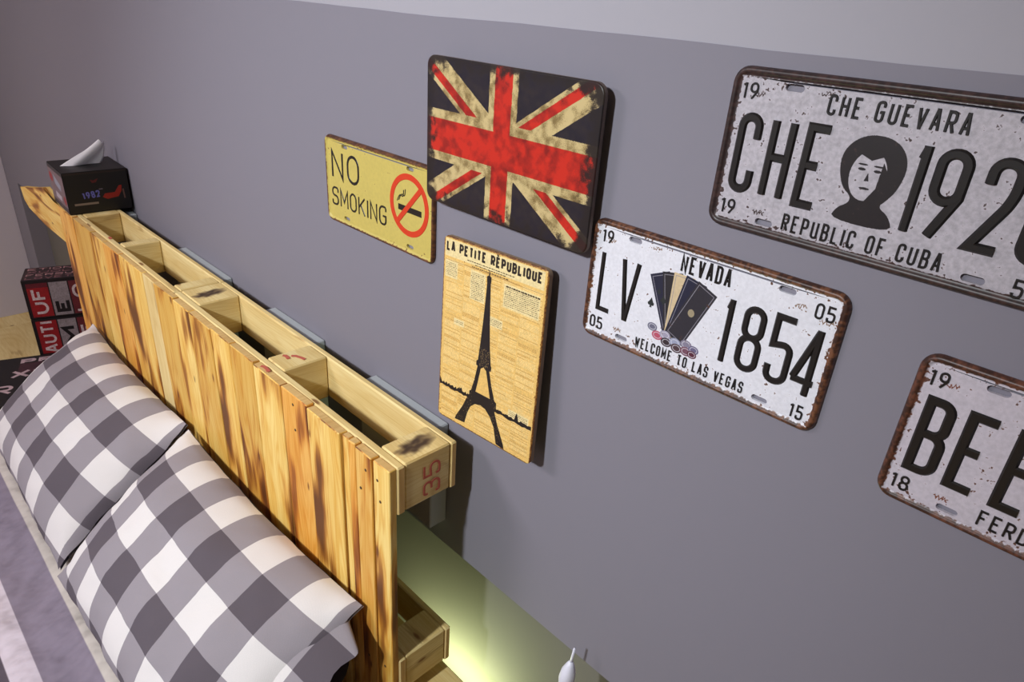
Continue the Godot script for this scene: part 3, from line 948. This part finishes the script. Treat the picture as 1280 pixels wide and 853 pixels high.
func plates() -> void:
	var k := 3.4          # pixels per mm
	var W := int(PW * k)
	var H := int(PH * k)
	var rust := Color(0.44, 0.28, 0.19)
	var brown := Color(0.22, 0.13, 0.10)
	# --- white plate with the gambling print
	var img := blank(W, H, Color(0.87, 0.87, 0.90))
	var navy := Color(0.13, 0.14, 0.22)
	var cream := Color(0.80, 0.72, 0.58)
	# a fan of playing cards over a heap of chips stands where the printed figure is
	for c in [[-0.42, navy], [-0.20, Color(0.16, 0.15, 0.17)], [0.0, cream], [0.20, navy], [0.40, Color(0.18, 0.17, 0.2)]]:
		var q := PackedVector2Array()
		for p in [[-13, -76], [13, -76], [13, 0], [-13, 0]]: q.append((Vector2(129, 110) + Vector2(p[0], p[1]).rotated(c[0])) * k)
		fill(img, q, c[1])
		var q2 := PackedVector2Array()
		for p in [[-10.5, -73], [10.5, -73], [10.5, -3], [-10.5, -3]]: q2.append((Vector2(129, 110) + Vector2(p[0], p[1]).rotated(c[0])) * k)
		pen(img, q2, true, 0.7 * k, Color(0.55, 0.54, 0.58))
		disc(img, (Vector2(129, 110) + Vector2(0, -40).rotated(c[0])) * k, 4.0 * k, 4.6 * k, Color(0.72, 0.25, 0.12) if c[1] == cream else Color(0.6, 0.55, 0.45))
	for c in [[100, 108, 5.5, Color(0.42, 0.42, 0.50)], [108, 116, 6, Color(0.70, 0.32, 0.40)], [118, 112, 6, Color(0.62, 0.60, 0.68)], [121, 120, 6, Color(0.22, 0.18, 0.20)], [132, 116, 6, Color(0.60, 0.62, 0.72)], [135, 122, 6, Color(0.30, 0.22, 0.24)], [146, 113, 6, Color(0.50, 0.48, 0.56)], [147, 121, 6, Color(0.45, 0.30, 0.36)], [156, 116, 5.5, Color(0.40, 0.38, 0.50)], [155, 122, 5, Color(0.34, 0.16, 0.22)]]:
		disc(img, Vector2(c[0], c[1] - 2) * k, c[2] * 1.2 * k, c[2] * 0.9 * k, c[3])
		pen(img, oval(c[0] * k, (c[1] - 2) * k, c[2] * 0.8 * k, c[2] * 0.58 * k), true, 0.6 * k, Color(0.85, 0.84, 0.88))
	# small spades beside the print
	for c in [[101, 62, 2.3], [93, 78, 4.0], [108, 70, 3.6], [158, 62, 1.8]]:
		var cx: float = c[0] * k
		var cy: float = c[1] * k
		var r: float = c[2] * k
		var sc := Color(0.16, 0.18, 0.18)
		fill(img, PackedVector2Array([Vector2(cx, cy - r * 1.5), Vector2(cx + r, cy + r * 0.4), Vector2(cx - r, cy + r * 0.4)]), sc)
		disc(img, Vector2(cx - r * 0.5, cy + r * 0.4), r * 0.55, r * 0.55, sc)
		disc(img, Vector2(cx + r * 0.5, cy + r * 0.4), r * 0.55, r * 0.55, sc)
		fill(img, PackedVector2Array([Vector2(cx, cy), Vector2(cx + r * 0.4, cy + r * 1.5), Vector2(cx - r * 0.4, cy + r * 1.5)]), sc)
	for q in [[46, 129], [22, 24], [84, 16], [250, 26], [278, 34]]: flake(img, q[0], q[1], k, Color(0.46, 0.33, 0.22))
	age(img, 5, k, 7.2, brown, rust, 0.66, 0.05)
	var t := plate(Vector3(-0.3255, -0.2925, 0.0006), "clean white embossed plate reading LV 1854, with a colourful casino print", img)
	var txt := [["L", 16.5, 36.5, 25, 77, 6.2], ["V", 46.5, 36, 27, 78, 6.4], ["1", 183.5, 38, 12.5, 78, 7.0], ["8", 202.5, 40, 27, 74, 7.4], ["5", 235.5, 38, 26, 76, 7.4], ["4", 262.5, 38, 27, 78, 7.4]]
	for q in txt: plate_text(t, "embossed_character", q[0], q[1], q[2], q[3], q[4], q[5], 2.0, 0.0016)
	plate_text(t, "lettering", "NEVADA", 122, 11.5, 60, 20, 3.0, 2.4)
	plate_text(t, "lettering", "WELCOME TO LAS VEGAS", 80.5, 125.5, 140, 13.5, 1.9, 2.0)
	for q in [["19", 14, 11.5, 16], ["05", 11, 121.5, 19.5], ["05", 270, 15.5, 19.5], ["15", 272, 124, 14.5]]:
		plate_text(t, "lettering", q[0], q[1], q[2], q[3], 16.2, 2.3, 2.6)
	# --- silver plate with a stencilled portrait: a plain head-and-shoulders stencil stands in
	img = blank(W, H, Color(0.70, 0.68, 0.71))
	var blackc := Color(0.11, 0.09, 0.10)
	fill(img, soft(mmp([118, 117, 122, 106, 131, 100, 131, 94, 122, 88, 116, 74, 115, 60, 121, 49, 132, 42, 146, 41, 158, 45, 166, 54, 169, 66, 166, 82, 160, 92, 155, 98, 166, 104, 172, 117], k)), blackc)
	fill(img, oval(140 * k, 75 * k, 15 * k, 21 * k), Color(0.70, 0.68, 0.71))
	fill(img, mmp([124, 64, 130, 58, 140, 62, 152, 56, 157, 66, 158, 52, 146, 47, 132, 48, 124, 54], k), blackc)
	fill(img, mmp([150, 62, 158, 74, 153, 92, 141, 99, 149, 84], k), blackc)
	for q in [[134, 70], [147, 70]]:
		fill(img, oval(q[0] * k, q[1] * k, 3.2 * k, 1.2 * k), blackc)
		fill(img, oval(q[0] * k, (q[1] - 4) * k, 4.0 * k, 0.8 * k), blackc)
	fill(img, mmp([140, 72, 142, 79, 138, 79.5], k), blackc)
	fill(img, oval(140 * k, 85.5 * k, 4.4 * k, 1.0 * k), blackc)
	for q in [[46, 129], [22, 24], [84, 16], [250, 26], [278, 34]]: flake(img, q[0], q[1], k, Color(0.20, 0.14, 0.13))
	age(img, 25, k, 9.2, Color(0.17, 0.12, 0.12), Color(0.26, 0.18, 0.17), 0.60, 0.13)
	t = plate(Vector3(-0.1850, -0.1130, 0.0006), "large-looking silver mottled plate with black stencil head, upper right corner", img)
	for q in [["C", 14.5, 39.5, 25, 75, 8.4], ["H", 47, 39, 25, 75.5, 8.0], ["E", 80, 39.5, 25.5, 75.5, 8.2], ["1", 174, 39, 12, 77, 7.6], ["9", 188, 41, 27, 75, 8.4], ["2", 224, 41, 27, 75, 8.4], ["8", 258, 41, 27, 75, 8.4]]:
		plate_text(t, "embossed_character", q[0], q[1], q[2], q[3], q[4], q[5], 2.0, 0.0018)
	plate_text(t, "lettering", "CHE GUEVARA", 92, 14.5, 111, 17.5, 2.6, 3.0)
	plate_text(t, "lettering", "REPUBLIC OF CUBA", 77.5, 122.5, 138, 16.5, 2.3, 2.6)
	for q in [["19", 11, 13.5, 16], ["19", 12.5, 121.5, 15.5], ["5", 267, 127, 8]]:
		plate_text(t, "lettering", q[0], q[1], q[2], q[3], 15.5, 2.2, 2.6)
	# --- rusty white plate cut by the right edge of the picture
	img = blank(W, H, Color(0.76, 0.73, 0.77))
	for q in [[46, 129], [22, 24], [84, 16], [250, 26], [278, 34]]: flake(img, q[0], q[1], k, Color(0.44, 0.25, 0.18))
	age(img, 45, k, 7.4, brown, Color(0.40, 0.24, 0.18), 0.62, 0.07)
	t = plate(Vector3(0.0415, -0.3180, 0.0006), "rusty-rimmed white plate low on the right, cut off by the picture edge", img)
	for q in [["B", 14.5, 37.5, 27, 78, 8.8], ["E", 47.5, 37.5, 27.5, 78, 8.8], ["E", 84, 37.5, 27.5, 78, 8.8]]:
		plate_text(t, "embossed_character", q[0], q[1], q[2], q[3], q[4], q[5], 2.0, 0.0016)
	plate_text(t, "lettering", "FERD", 82.5, 121.5, 38, 16, 2.2, 2.6)
	for q in [["19", 10, 13.5, 15.5], ["18", 10.5, 122, 16]]:
		plate_text(t, "lettering", q[0], q[1], q[2], q[3], 16, 2.3, 2.6)
	# --- yellow no smoking sign
	k = 2.4
	img = blank(int(PW * k), int(PH * k), Color(0.77, 0.70, 0.37))
	age(img, 65, k, 5.2, Color(0.26, 0.15, 0.10), Color(0.42, 0.26, 0.15), 0.78, 0.035)
	t = plate(Vector3(-0.9220, -0.2970, 0.0006), "yellow metal no smoking sign with red prohibition ring, partly behind the flag panel", img, "warning_sign")
	plate_text(t, "lettering", "NO", 18, 23.5, 84, 49, 5.0, 11.0, 0.0006)
	plate_text(t, "lettering", "SMOKING", 15.5, 87, 162, 33, 3.6, 5.0, 0.0006)
	var st := SurfaceTool.new()
	st.begin(Mesh.PRIMITIVE_TRIANGLES)
	st.set_smooth_group(-1)
	var c0 := Vector2(237 - 150, 75 - 71) * 0.001
	ribbon(st, oval(c0.x, c0.y, 0.0445, 0.0445, 48), true, 0.0095, FACE, FACE + 0.0006, 0.0004)
	var dg := Vector2(cos(0.80), sin(0.80)) * 0.044
	ribbon(st, PackedVector2Array([c0 - dg, c0 + dg]), false, 0.0090, FACE, FACE + 0.0009, 0.0004)
	st.generate_normals()
	part("prohibition_ring", st.commit(), M.sign_red, t)
	var cg := SurfaceTool.new()
	cg.begin(Mesh.PRIMITIVE_TRIANGLES)
	cg.set_smooth_group(-1)
	ribbon(cg, PackedVector2Array([Vector2(0.060, -0.0025), Vector2(0.1185, -0.0025)]), false, 0.0095, FACE, FACE + 0.0005, 0.0002)
	cg.generate_normals()
	part("cigarette", cg.commit(), M.plate_ink, t)
	for sgn in [0.0, 0.006]:
		var sk := SurfaceTool.new()
		sk.begin(Mesh.PRIMITIVE_TRIANGLES)
		sk.set_smooth_group(-1)
		var pp := PackedVector2Array()
		for i in 14:
			var f := i / 13.0
			pp.append(Vector2(0.057 + 0.017 * sin(f * 1.5) + sgn * 0.7, 0.006 + 0.020 * f + 0.0045 * sin(f * 6.3) + sgn * 0.3))
		ribbon(sk, pp, false, 0.0018, FACE, FACE + 0.0005, 0.0002)
		sk.generate_normals()
		part("smoke_wisp", sk.commit(), M.plate_ink, t)

func flag() -> void:
	var W := 768
	var H := 500
	var w := 300.0
	var h := 195.0
	var na := noise(8, 0.02, 4)
	var nb := noise(9, 0.006, 3)
	var nf := noise(10, 0.25, 3)
	var data := PackedByteArray()
	data.resize(W * H * 3)
	var k := 0
	var kk := h / w
	var len := sqrt(1 + kk * kk)
	for y in H:
		for x in W:
			var a := na.get_noise_2d(x, y)
			var b := nb.get_noise_2d(x, y)
			var f := nf.get_noise_2d(x, y)
			var X := (x + 0.5) / W * w - w / 2 + a * 0.8
			var Y := h / 2 - (y + 0.5) / H * h + f * 0.4
			var s1 := (kk * X + Y) / len
			var s2 := (Y - kk * X) / len
			var kind := 0
			if absf(s1) < 18.0 or absf(s2) < 18.0: kind = 1
			if X < 0:
				if (s1 > -12.0 and s1 < -0.5) or (s2 > -12.0 and s2 < -0.5): kind = 2
			else:
				if (s1 > 0.5 and s1 < 12.0) or (s2 > 0.5 and s2 < 12.0): kind = 2
			if absf(X + 3.0) < 25.0 or absf(Y + 3.0) < 34.0: kind = 1
			if absf(X + 3.0) < 15.0 or absf(Y + 3.0) < 22.0: kind = 2
			var c: Color
			if kind == 0: c = Color(0.105, 0.09, 0.135).lerp(Color(0.17, 0.14, 0.15), clampf(0.4 + a + f * 0.5, 0.0, 1.0))
			elif kind == 1: c = Color(0.77, 0.69, 0.49).lerp(Color(0.46, 0.38, 0.22), clampf(0.25 + a * 1.1 + f * 0.7 + b * 0.5, 0.0, 1.0))
			else: c = Color(0.76, 0.15, 0.09).lerp(Color(0.50, 0.08, 0.06), clampf(0.30 + a * 0.9 + b * 0.9 + f * 0.3, 0.0, 1.0))
			# soot-like smudged print towards the border, with its own grain
			var d := minf(minf(x, W - 1 - x), minf(y, H - 1 - y)) / float(W) * w
			var dc := Vector2(maxf(absf(X) - w / 2 + 48, 0.0), maxf(absf(Y) - h / 2 + 36, 0.0)).length()
			var sm := clampf((15.0 + a * 24.0 + f * 12.0 + maxf(dc - 30.0, 0.0) * 0.9 - d) / 15.0, 0.0, 1.0)
			c = c.lerp(Color(0.11, 0.085, 0.085), sm * 0.88)
			data[k] = clampi(int(c.r * 255), 0, 255)
			data[k + 1] = clampi(int(c.g * 255), 0, 255)
			data[k + 2] = clampi(int(c.b * 255), 0, 255)
			k += 3
	var img := Image.create_from_data(W, H, false, Image.FORMAT_RGB8, data)
	var t := thing("flag_panel", "dark wooden panel printed with a worn British flag", "sign", Vector3(-0.6205, -0.1668, 0.0212))
	t.rotation_degrees = Vector3(0.5, 0.5, -0.35)
	part("panel_board", plaque(0.298, 0.1937, 0.014, 0.0065, 0.0015), [printed(img, 0.38), M.worn_edge], t)
	for sx in [-0.1, 0.1]:
		part("spacer_block", block(Vector3(0.03, 0.1, 0.0117), 0.001), M.dark_edge, t, Vector3(sx, 0, -0.01255))

func newspaper() -> void:
	var k := 4.0
	var W := int(200 * k)
	var H := int(300 * k)
	var img := blank(W, H, Color(0.89, 0.73, 0.42))
	var r := RandomNumberGenerator.new()
	r.seed = 19
	var light := Color(0.94, 0.84, 0.60)
	# faint columns of set type
	for col in 5:
		var x0 := 8.0 + col * 37.5
		var y := 34.0
		while y < 292.0:
			if r.randf() < 0.10:
				y += 3.0
				continue
			var x := x0
			var xe := x0 + 35.0 * (1.0 if r.randf() < 0.85 else r.randf_range(0.3, 0.8))
			var cc := light if r.randf() < 0.75 else Color(0.70, 0.52, 0.27)
			while x < xe:
				var l := r.randf_range(1.2, 4.0)
				img.fill_rect(Rect2i(int(x * k), int(y * k), int(minf(l, xe - x) * k), 3), cc)
				x += l + 0.8
			y += 1.75
	# pale pasted cuttings with darker type
	for q in [[4, 4, 190, 26], [5, 36, 26, 26], [58, 38, 30, 44], [124, 40, 66, 34], [96, 96, 30, 14], [28, 122, 22, 10], [150, 226, 40, 12]]:
		img.fill_rect(Rect2i(int(q[0] * k), int(q[1] * k), int(q[2] * k), int(q[3] * k)), Color(0.90, 0.82, 0.60))
		var yy: float = q[1] + (24.0 if q[2] > 100 else 3.0)
		if q[2] > 100: continue
		while yy < q[1] + q[3] - 2:
			var xx: float = q[0] + r.randf_range(1.0, 4.0)
			while xx < q[0] + q[2] - 3:
				var l2 := r.randf_range(1.0, 3.4)
				img.fill_rect(Rect2i(int(xx * k), int(yy * k), int(l2 * k), int(r.randf_range(0.6, 1.3) * k)), Color(0.24, 0.18, 0.12) if r.randf() < 0.75 else Color(0.55, 0.44, 0.28))
				xx += l2 + 0.9
			yy += 2.7
	write(img, "LA PETITE RÉPUBLIQUE", Vector2(6, 6.5) * k, 184 * k, 15.5 * k, 3.5 * k, 1.6 * k, Color(0.13, 0.10, 0.08))
	# lines under the title
	for q in [[50, 25.5, 90], [66, 29.0, 55], [60, 32.5, 70], [128, 42, 58]]:
		var xx2: float = q[0]
		while xx2 < q[0] + q[2]:
			var l3 := r.randf_range(1.5, 5.0)
			img.fill_rect(Rect2i(int(xx2 * k), int(q[1] * k), int(l3 * k), int((2.4 if q[0] == 128 else 1.3) * k)), Color(0.20, 0.15, 0.10))
			xx2 += l3 + 1.0
	img.fill_rect(Rect2i(int(4 * k), int(35 * k), int(190 * k), 2), Color(0.55, 0.38, 0.18))
	# tower
	var ink := Color(0.11, 0.085, 0.085)
	fill(img, mmp([94.5, 29, 95.8, 29, 96.4, 37, 99.5, 39, 99.5, 45, 98.8, 48, 100.2, 75, 102.4, 110, 105.5, 145, 109.5, 172, 111, 174, 111, 181, 107.6, 182, 114, 205, 122, 226, 126, 228, 126, 238, 122, 240, 131, 262, 146, 291, 148, 298, 131, 296, 124, 270, 115, 256, 104, 247, 94, 245, 82, 248, 73, 256, 67, 270, 62, 290, 40, 292, 42, 286, 56, 262, 66, 240, 69, 239, 69, 229, 72, 228, 78, 207, 83, 182, 80, 181, 80, 174, 83, 172, 85.6, 145, 88.4, 110, 90.4, 75, 91.6, 48, 90.8, 45, 90.8, 39, 94, 37], k), ink)
	fill(img, mmp([90, 184, 95.4, 180, 101, 184, 107, 206, 112.5, 226, 82, 226, 86, 206], k), Color(0.89, 0.73, 0.42))
	# lattice showing as flecks of paper in the legs
	for i in 420:
		var fy := r.randf_range(150, 292)
		var spread := (fy - 60) * 0.25
		var fx := 95.0 + (1 if r.randf() < 0.5 else -1) * spread * r.randf_range(0.45, 1.1)
		if fy < 180: fx = 95 + r.randf_range(-9, 9)
		var px := Vector2i(int(fx * k), int(fy * k))
		if px.x > 0 and px.x < W - 6 and img.get_pixelv(px).r < 0.2:
			fill(img, PackedVector2Array([Vector2(px), Vector2(px) + Vector2(r.randf_range(2, 5), r.randf_range(-4, 4)), Vector2(px) + Vector2(r.randf_range(1, 4), r.randf_range(3, 7))]), Color(0.74, 0.62, 0.40))
	# skyline
	var sky := PackedVector2Array()
	sky.append(Vector2(0, 243) * k)
	var sx := 0.0
	while sx < 196.0:
		var hgt := r.randf_range(1.0, 4.5)
		if absf(sx - 167) < 3.0: hgt = 15.0 - absf(sx - 167) * 3.0
		if sx < 6.0: hgt = 14.0 - sx * 1.6
		if absf(sx - 49) < 4.0: hgt = r.randf_range(4, 9)
		sky.append(Vector2(sx, 240.0 - hgt) * k)
		sx += r.randf_range(1.0, 2.4)
	sky.append(Vector2(196, 243) * k)
	for i in 40: sky.append(Vector2(194.0 - i * 4.9, 242.5 + r.randf_range(-0.6, 1.6)) * k)
	fill(img, sky, ink)
	age(img, 85, k, 2.6, Color(0.36, 0.20, 0.09), Color(0.58, 0.40, 0.18), 0.80, 0.09)
	var t := thing("newspaper_panel", "upright tan panel printed with a tower over an old newspaper page", "sign", Vector3(-0.6174, -0.4457, 0.0309))
	t.rotation_degrees = Vector3(-2.24, 2.49, 1.2)
	part("panel_board", plaque(0.195, 0.2925, 0.009, 0.008, 0.0015), [printed(img, 0.5), M.pale_edge], t)
	part("spacer_block", block(Vector3(0.08, 0.08, 0.021), 0.001), M.dark_edge, t, Vector3(0, 0, -0.0187))

func lathe(profile: Array, n := 16) -> ArrayMesh:
	var st := SurfaceTool.new()
	st.begin(Mesh.PRIMITIVE_TRIANGLES)
	st.set_smooth_group(1)
	for k in profile.size() - 1:
		for i in n:
			var a := TAU * i / n
			var b := TAU * (i + 1) / n
			var p := [Vector3(profile[k][0] * cos(a), profile[k][1], profile[k][0] * sin(a)), Vector3(profile[k][0] * cos(b), profile[k][1], profile[k][0] * sin(b)), Vector3(profile[k + 1][0] * cos(b), profile[k + 1][1], profile[k + 1][0] * sin(b)), Vector3(profile[k + 1][0] * cos(a), profile[k + 1][1], profile[k + 1][0] * sin(a))]
			tri(st, p[0], p[2], p[1]); tri(st, p[0], p[3], p[2])
	st.generate_normals()
	return st.commit()

func plug() -> void:
	# white cord connector standing up off the ledge, its tip beside the wall
	var t := thing("cord_connector", "white cord connector with a thin tip hanging beside the wall below the plates", "cord", Vector3(-0.410, -1.1495, 0.0520))
	t.rotation = Vector3(-0.07, 0, -0.05)
	var cord := lathe([[0.0, 0.0], [0.0028, 0.0], [0.0028, 0.200], [0.0045, 0.206], [0.0045, 0.212], [0.0, 0.212]], 12)
	part("cord", cord, M.white_plastic, t)
	part("connector_body", lathe([[0.0, 0.208], [0.0060, 0.208], [0.0105, 0.218], [0.0125, 0.232], [0.0110, 0.248], [0.0070, 0.260], [0.0034, 0.268], [0.0, 0.268]], 18), M.white_plastic, t)
	part("tip", lathe([[0.0, 0.264], [0.0024, 0.264], [0.0019, 0.296], [0.0, 0.297]], 10), M.white_plastic, t)

func lamps() -> void:
	# track spot on the ceiling, aimed at the bed wall
	var L := thing("ceiling_spotlight", "white cylindrical ceiling spotlight aimed at the headboard wall", "lamp", Vector3(SPOT.x, CEIL, SPOT.z))
	part("ceiling_base", lathe([[0.0, 0.0], [0.05, 0.0], [0.05, -0.02], [0.012, -0.024], [0.012, -0.06], [0.0, -0.06]], 20), M.white_plastic, L)
	var head := part("lamp_head", lathe([[0.0, 0.14], [0.05, 0.13], [0.062, 0.02], [0.062, 0.0], [0.056, 0.0], [0.045, 0.05], [0.0, 0.05]], 24), M.white_plastic, L, SPOT - Vector3(SPOT.x, CEIL, SPOT.z))
	var dir := (AIM - SPOT).normalized()
	head.basis = Basis(Quaternion(Vector3.DOWN, dir))
	part("lens", lathe([[0.0, 0.012], [0.052, 0.012], [0.052, 0.008], [0.0, 0.008]], 24), M.glow, L, head.position).basis = head.basis
	# soft round ceiling lamp farther into the room
	var C := thing("ceiling_lamp", "round white ceiling lamp in the middle of the room", "lamp", Vector3(FILL.x, CEIL, FILL.z))
	part("lamp_body", lathe([[0.0, 0.0], [0.50, 0.0], [0.50, -0.03], [0.0, -0.03]], 40), M.white_plastic, C)
	part("diffuser", lathe([[0.49, -0.03], [0.47, -0.05], [0.30, -0.062], [0.0, -0.065]], 40), M.glow, C)

const SPOT := Vector3(-0.50, 0.80, 2.05)
const AIM := Vector3(-0.90, -0.55, 0.0)
const FILL := Vector3(-2.2, 0.98, 2.2)

func _ready() -> void:
	rng.seed = 7
	# ---- camera
	var cam := Camera3D.new()
	cam.name = "camera"
	cam.position = Vector3(0, 0, 0.633)
	cam.rotation = Vector3(deg_to_rad(-26.4277), deg_to_rad(43.4261), deg_to_rad(4.2118))
	cam.fov = rad_to_deg(2.0 * atan(426.5 / 852.742))
	cam.near = 0.02
	add_child(cam)
	cam.current = true
	# ---- environment
	var we := WorldEnvironment.new()
	we.name = "world"
	var env := Environment.new()
	env.background_mode = Environment.BG_COLOR
	env.background_color = Color(0, 0, 0)
	env.tonemap_mode = Environment.TONE_MAPPER_LINEAR
	env.tonemap_exposure = 1.0
	env.sdfgi_enabled = true
	env.ssao_enabled = true
	env.ssil_enabled = true
	we.environment = env
	add_child(we)
	# ---- lights
	var spot := SpotLight3D.new()
	spot.name = "spot_light"
	spot.position = SPOT + (AIM - SPOT).normalized() * 0.02
	spot.light_color = Color(0.96, 0.985, 1.0)
	spot.light_energy = 5.2
	spot.light_size = 0.07
	spot.spot_angle = 33.0
	spot.spot_angle_attenuation = 1.0
	spot.spot_range = 8.0
	spot.spot_attenuation = 2.0
	spot.shadow_enabled = true
	add_child(spot)
	spot.look_at(AIM, Vector3.UP)
	var fillm := AreaLight3D.new()
	fillm.name = "ceiling_light"
	fillm.position = FILL + Vector3(0, -0.07, 0)
	fillm.rotation_degrees = Vector3(-90, 0, 0)
	fillm.area_size = Vector2(0.9, 0.9)
	fillm.light_color = Color(1.0, 0.975, 1.0)
	fillm.light_energy = 5.6
	fillm.area_range = 10.0
	fillm.shadow_enabled = true
	add_child(fillm)
	var led := AreaLight3D.new()
	led.name = "led_light"
	led.position = Vector3(-0.735, -1.352, 0.030)
	led.rotation_degrees = Vector3(35, 0, 0)
	led.area_size = Vector2(0.22, 0.008)
	led.light_color = Color(0.95, 1.0, 0.74)
	led.light_energy = 0.19
	led.area_range = 4.0
	led.shadow_enabled = true
	add_child(led)
	# ---- materials
	M.wall = flat(Color(0.495, 0.482, 0.525), 0.75)
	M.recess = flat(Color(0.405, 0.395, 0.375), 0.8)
	M.white_wall = flat(Color(0.63, 0.62, 0.655), 0.8)
	M.side_wall = flat(Color(0.78, 0.76, 0.80), 0.8)
	M.ceiling = flat(Color(0.86, 0.85, 0.85), 0.9)
	M.floor = printed(wood(401, 1, 192, 384), 0.5)
	M.floor.uv1_scale = Vector3(2, 2, 2)
	M.plate_ink = flat(Color(0.085, 0.07, 0.068), 0.40)
	M.sign_red = flat(Color(0.80, 0.22, 0.09), 0.45)
	M.red_ink = flat(Color(0.76, 0.38, 0.30), 0.8)
	M.hanger = flat(Color(0.66, 0.68, 0.69), 0.8)
	M.nail = flat(Color(0.35, 0.26, 0.17), 0.5, 0.4)
	M.nail_mesh = lathe([[0.0, 0.0], [0.0028, 0.0], [0.0024, 0.0006], [0.0, 0.0008]], 8)
	M.mattress = flat(Color(0.80, 0.78, 0.76), 0.95)
	M.paper = flat(Color(0.93, 0.92, 0.93), 0.9)
	M.box_edge = flat(Color(0.07, 0.05, 0.05), 0.7)
	M.dark_edge = flat(Color(0.20, 0.16, 0.15), 0.6)
	M.worn_edge = flat(Color(0.40, 0.34, 0.31), 0.6)
	M.pale_edge = flat(Color(0.56, 0.47, 0.38), 0.7)
	M.white_plastic = flat(Color(0.88, 0.88, 0.93), 0.4)
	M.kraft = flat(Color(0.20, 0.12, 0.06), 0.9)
	M.led = flat(Color(0.9, 0.95, 0.7), 0.4)
	M.led.emission_enabled = true
	M.led.emission = Color(0.92, 1.0, 0.66)
	M.led.emission_energy_multiplier = 1.5
	M.glow = flat(Color(0.95, 0.95, 0.95), 0.5)
	M.glow.emission_enabled = true
	M.glow.emission = Color(1.0, 0.95, 0.93)
	M.glow.emission_energy_multiplier = 2.0
	# ---- room
	var X0 := -4.08
	var X1 := 2.2
	var Z1 := 4.0
	var cx := (X0 + X1) / 2
	var lx := X1 - X0
	structure("floor", block(Vector3(lx + 0.24, 0.12, Z1 + 0.24), 0.001, 1, Vector2.ZERO, Vector2(1, 1)), M.floor, Vector3(cx, FLOOR - 0.06, Z1 / 2))
	structure("ceiling", block(Vector3(lx + 0.24, 0.12, Z1 + 0.24), 0.001), M.ceiling, Vector3(cx, CEIL + 0.06, Z1 / 2))
	structure("wall_left", block(Vector3(0.12, CEIL - FLOOR, Z1), 0.001), M.side_wall, Vector3(X0 - 0.06, (CEIL + FLOOR) / 2, Z1 / 2))
	structure("wall_right", block(Vector3(0.12, CEIL - FLOOR, Z1), 0.001), M.white_wall, Vector3(X1 + 0.06, (CEIL + FLOOR) / 2, Z1 / 2))
	structure("wall_front", block(Vector3(lx + 0.24, CEIL - FLOOR, 0.12), 0.001), M.white_wall, Vector3(cx, (CEIL + FLOOR) / 2, Z1 + 0.06))
	# back wall: white above, grey paint up to a hand-cut line
	var back := structure("wall_back", block(Vector3(lx + 0.24, CEIL - EDGE, 0.18), 0.0005), M.white_wall, Vector3(cx, (CEIL + EDGE) / 2, -0.091))
	var st := SurfaceTool.new()
	st.begin(Mesh.PRIMITIVE_TRIANGLES)
	st.set_smooth_group(-1)
	var wob := noise(3, 1.5, 3)
	var n := 160
	for i in n:
		var xa := X0 + lx * i / n
		var xb := X0 + lx * (i + 1) / n
		var ya := -0.0235 + wob.get_noise_1d(xa * 2.0) * 0.002
		var yb := -0.0235 + wob.get_noise_1d(xb * 2.0) * 0.002
		for q in [[Vector3(xa, ya, 0), Vector3(xb, yb, 0), Vector3(xb, EDGE, 0), Vector3(xa, EDGE, 0)], [Vector3(xa, EDGE, 0), Vector3(xb, EDGE, 0), Vector3(xb, EDGE, -0.001), Vector3(xa, EDGE, -0.001)], [Vector3(xa, ya, -0.001), Vector3(xb, yb, -0.001), Vector3(xb, yb, 0), Vector3(xa, ya, 0)]]:
			tri(st, q[0], q[1], q[2]); tri(st, q[0], q[2], q[3])
	st.generate_normals()
	part("grey_paint", st.commit(), M.wall, back, -back.position)
	# the wall stands back under its lower edge: a shallow niche behind the headboard, closed at the left by a pier
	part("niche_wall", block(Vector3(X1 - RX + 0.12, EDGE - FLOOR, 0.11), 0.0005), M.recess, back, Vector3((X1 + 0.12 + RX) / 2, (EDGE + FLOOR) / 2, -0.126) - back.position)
	part("pier", block(Vector3(RX - X0 + 0.12, EDGE - FLOOR, 0.18), 0.0005), M.wall, back, Vector3((RX + X0 - 0.12) / 2, (EDGE + FLOOR) / 2, -0.090) - back.position)
	# ---- things
	headboard()
	bed()
	pillows()
	plates()
	flag()
	newspaper()
	boxes()
	tissues()
	plug()
	var ls := thing("led_strip", "short glowing light strip hidden behind the foot of the headboard", "light strip", Vector3(-0.735, TOP - 0.8, 0.0450))
	part("strip_base", block(Vector3(0.23, 0.004, 0.012), 0.0005), M.white_plastic, ls, Vector3(0, 0.062, -0.007)).rotation.x = -0.5
	part("strip_bracket", block(Vector3(0.06, 0.06, 0.006), 0.001), M.white_plastic, ls, Vector3(0, 0.0305, 0))
	part("strip_lens", block(Vector3(0.22, 0.003, 0.008), 0.001), M.led, ls, Vector3(0, 0.0650, -0.0085))
	lamps()
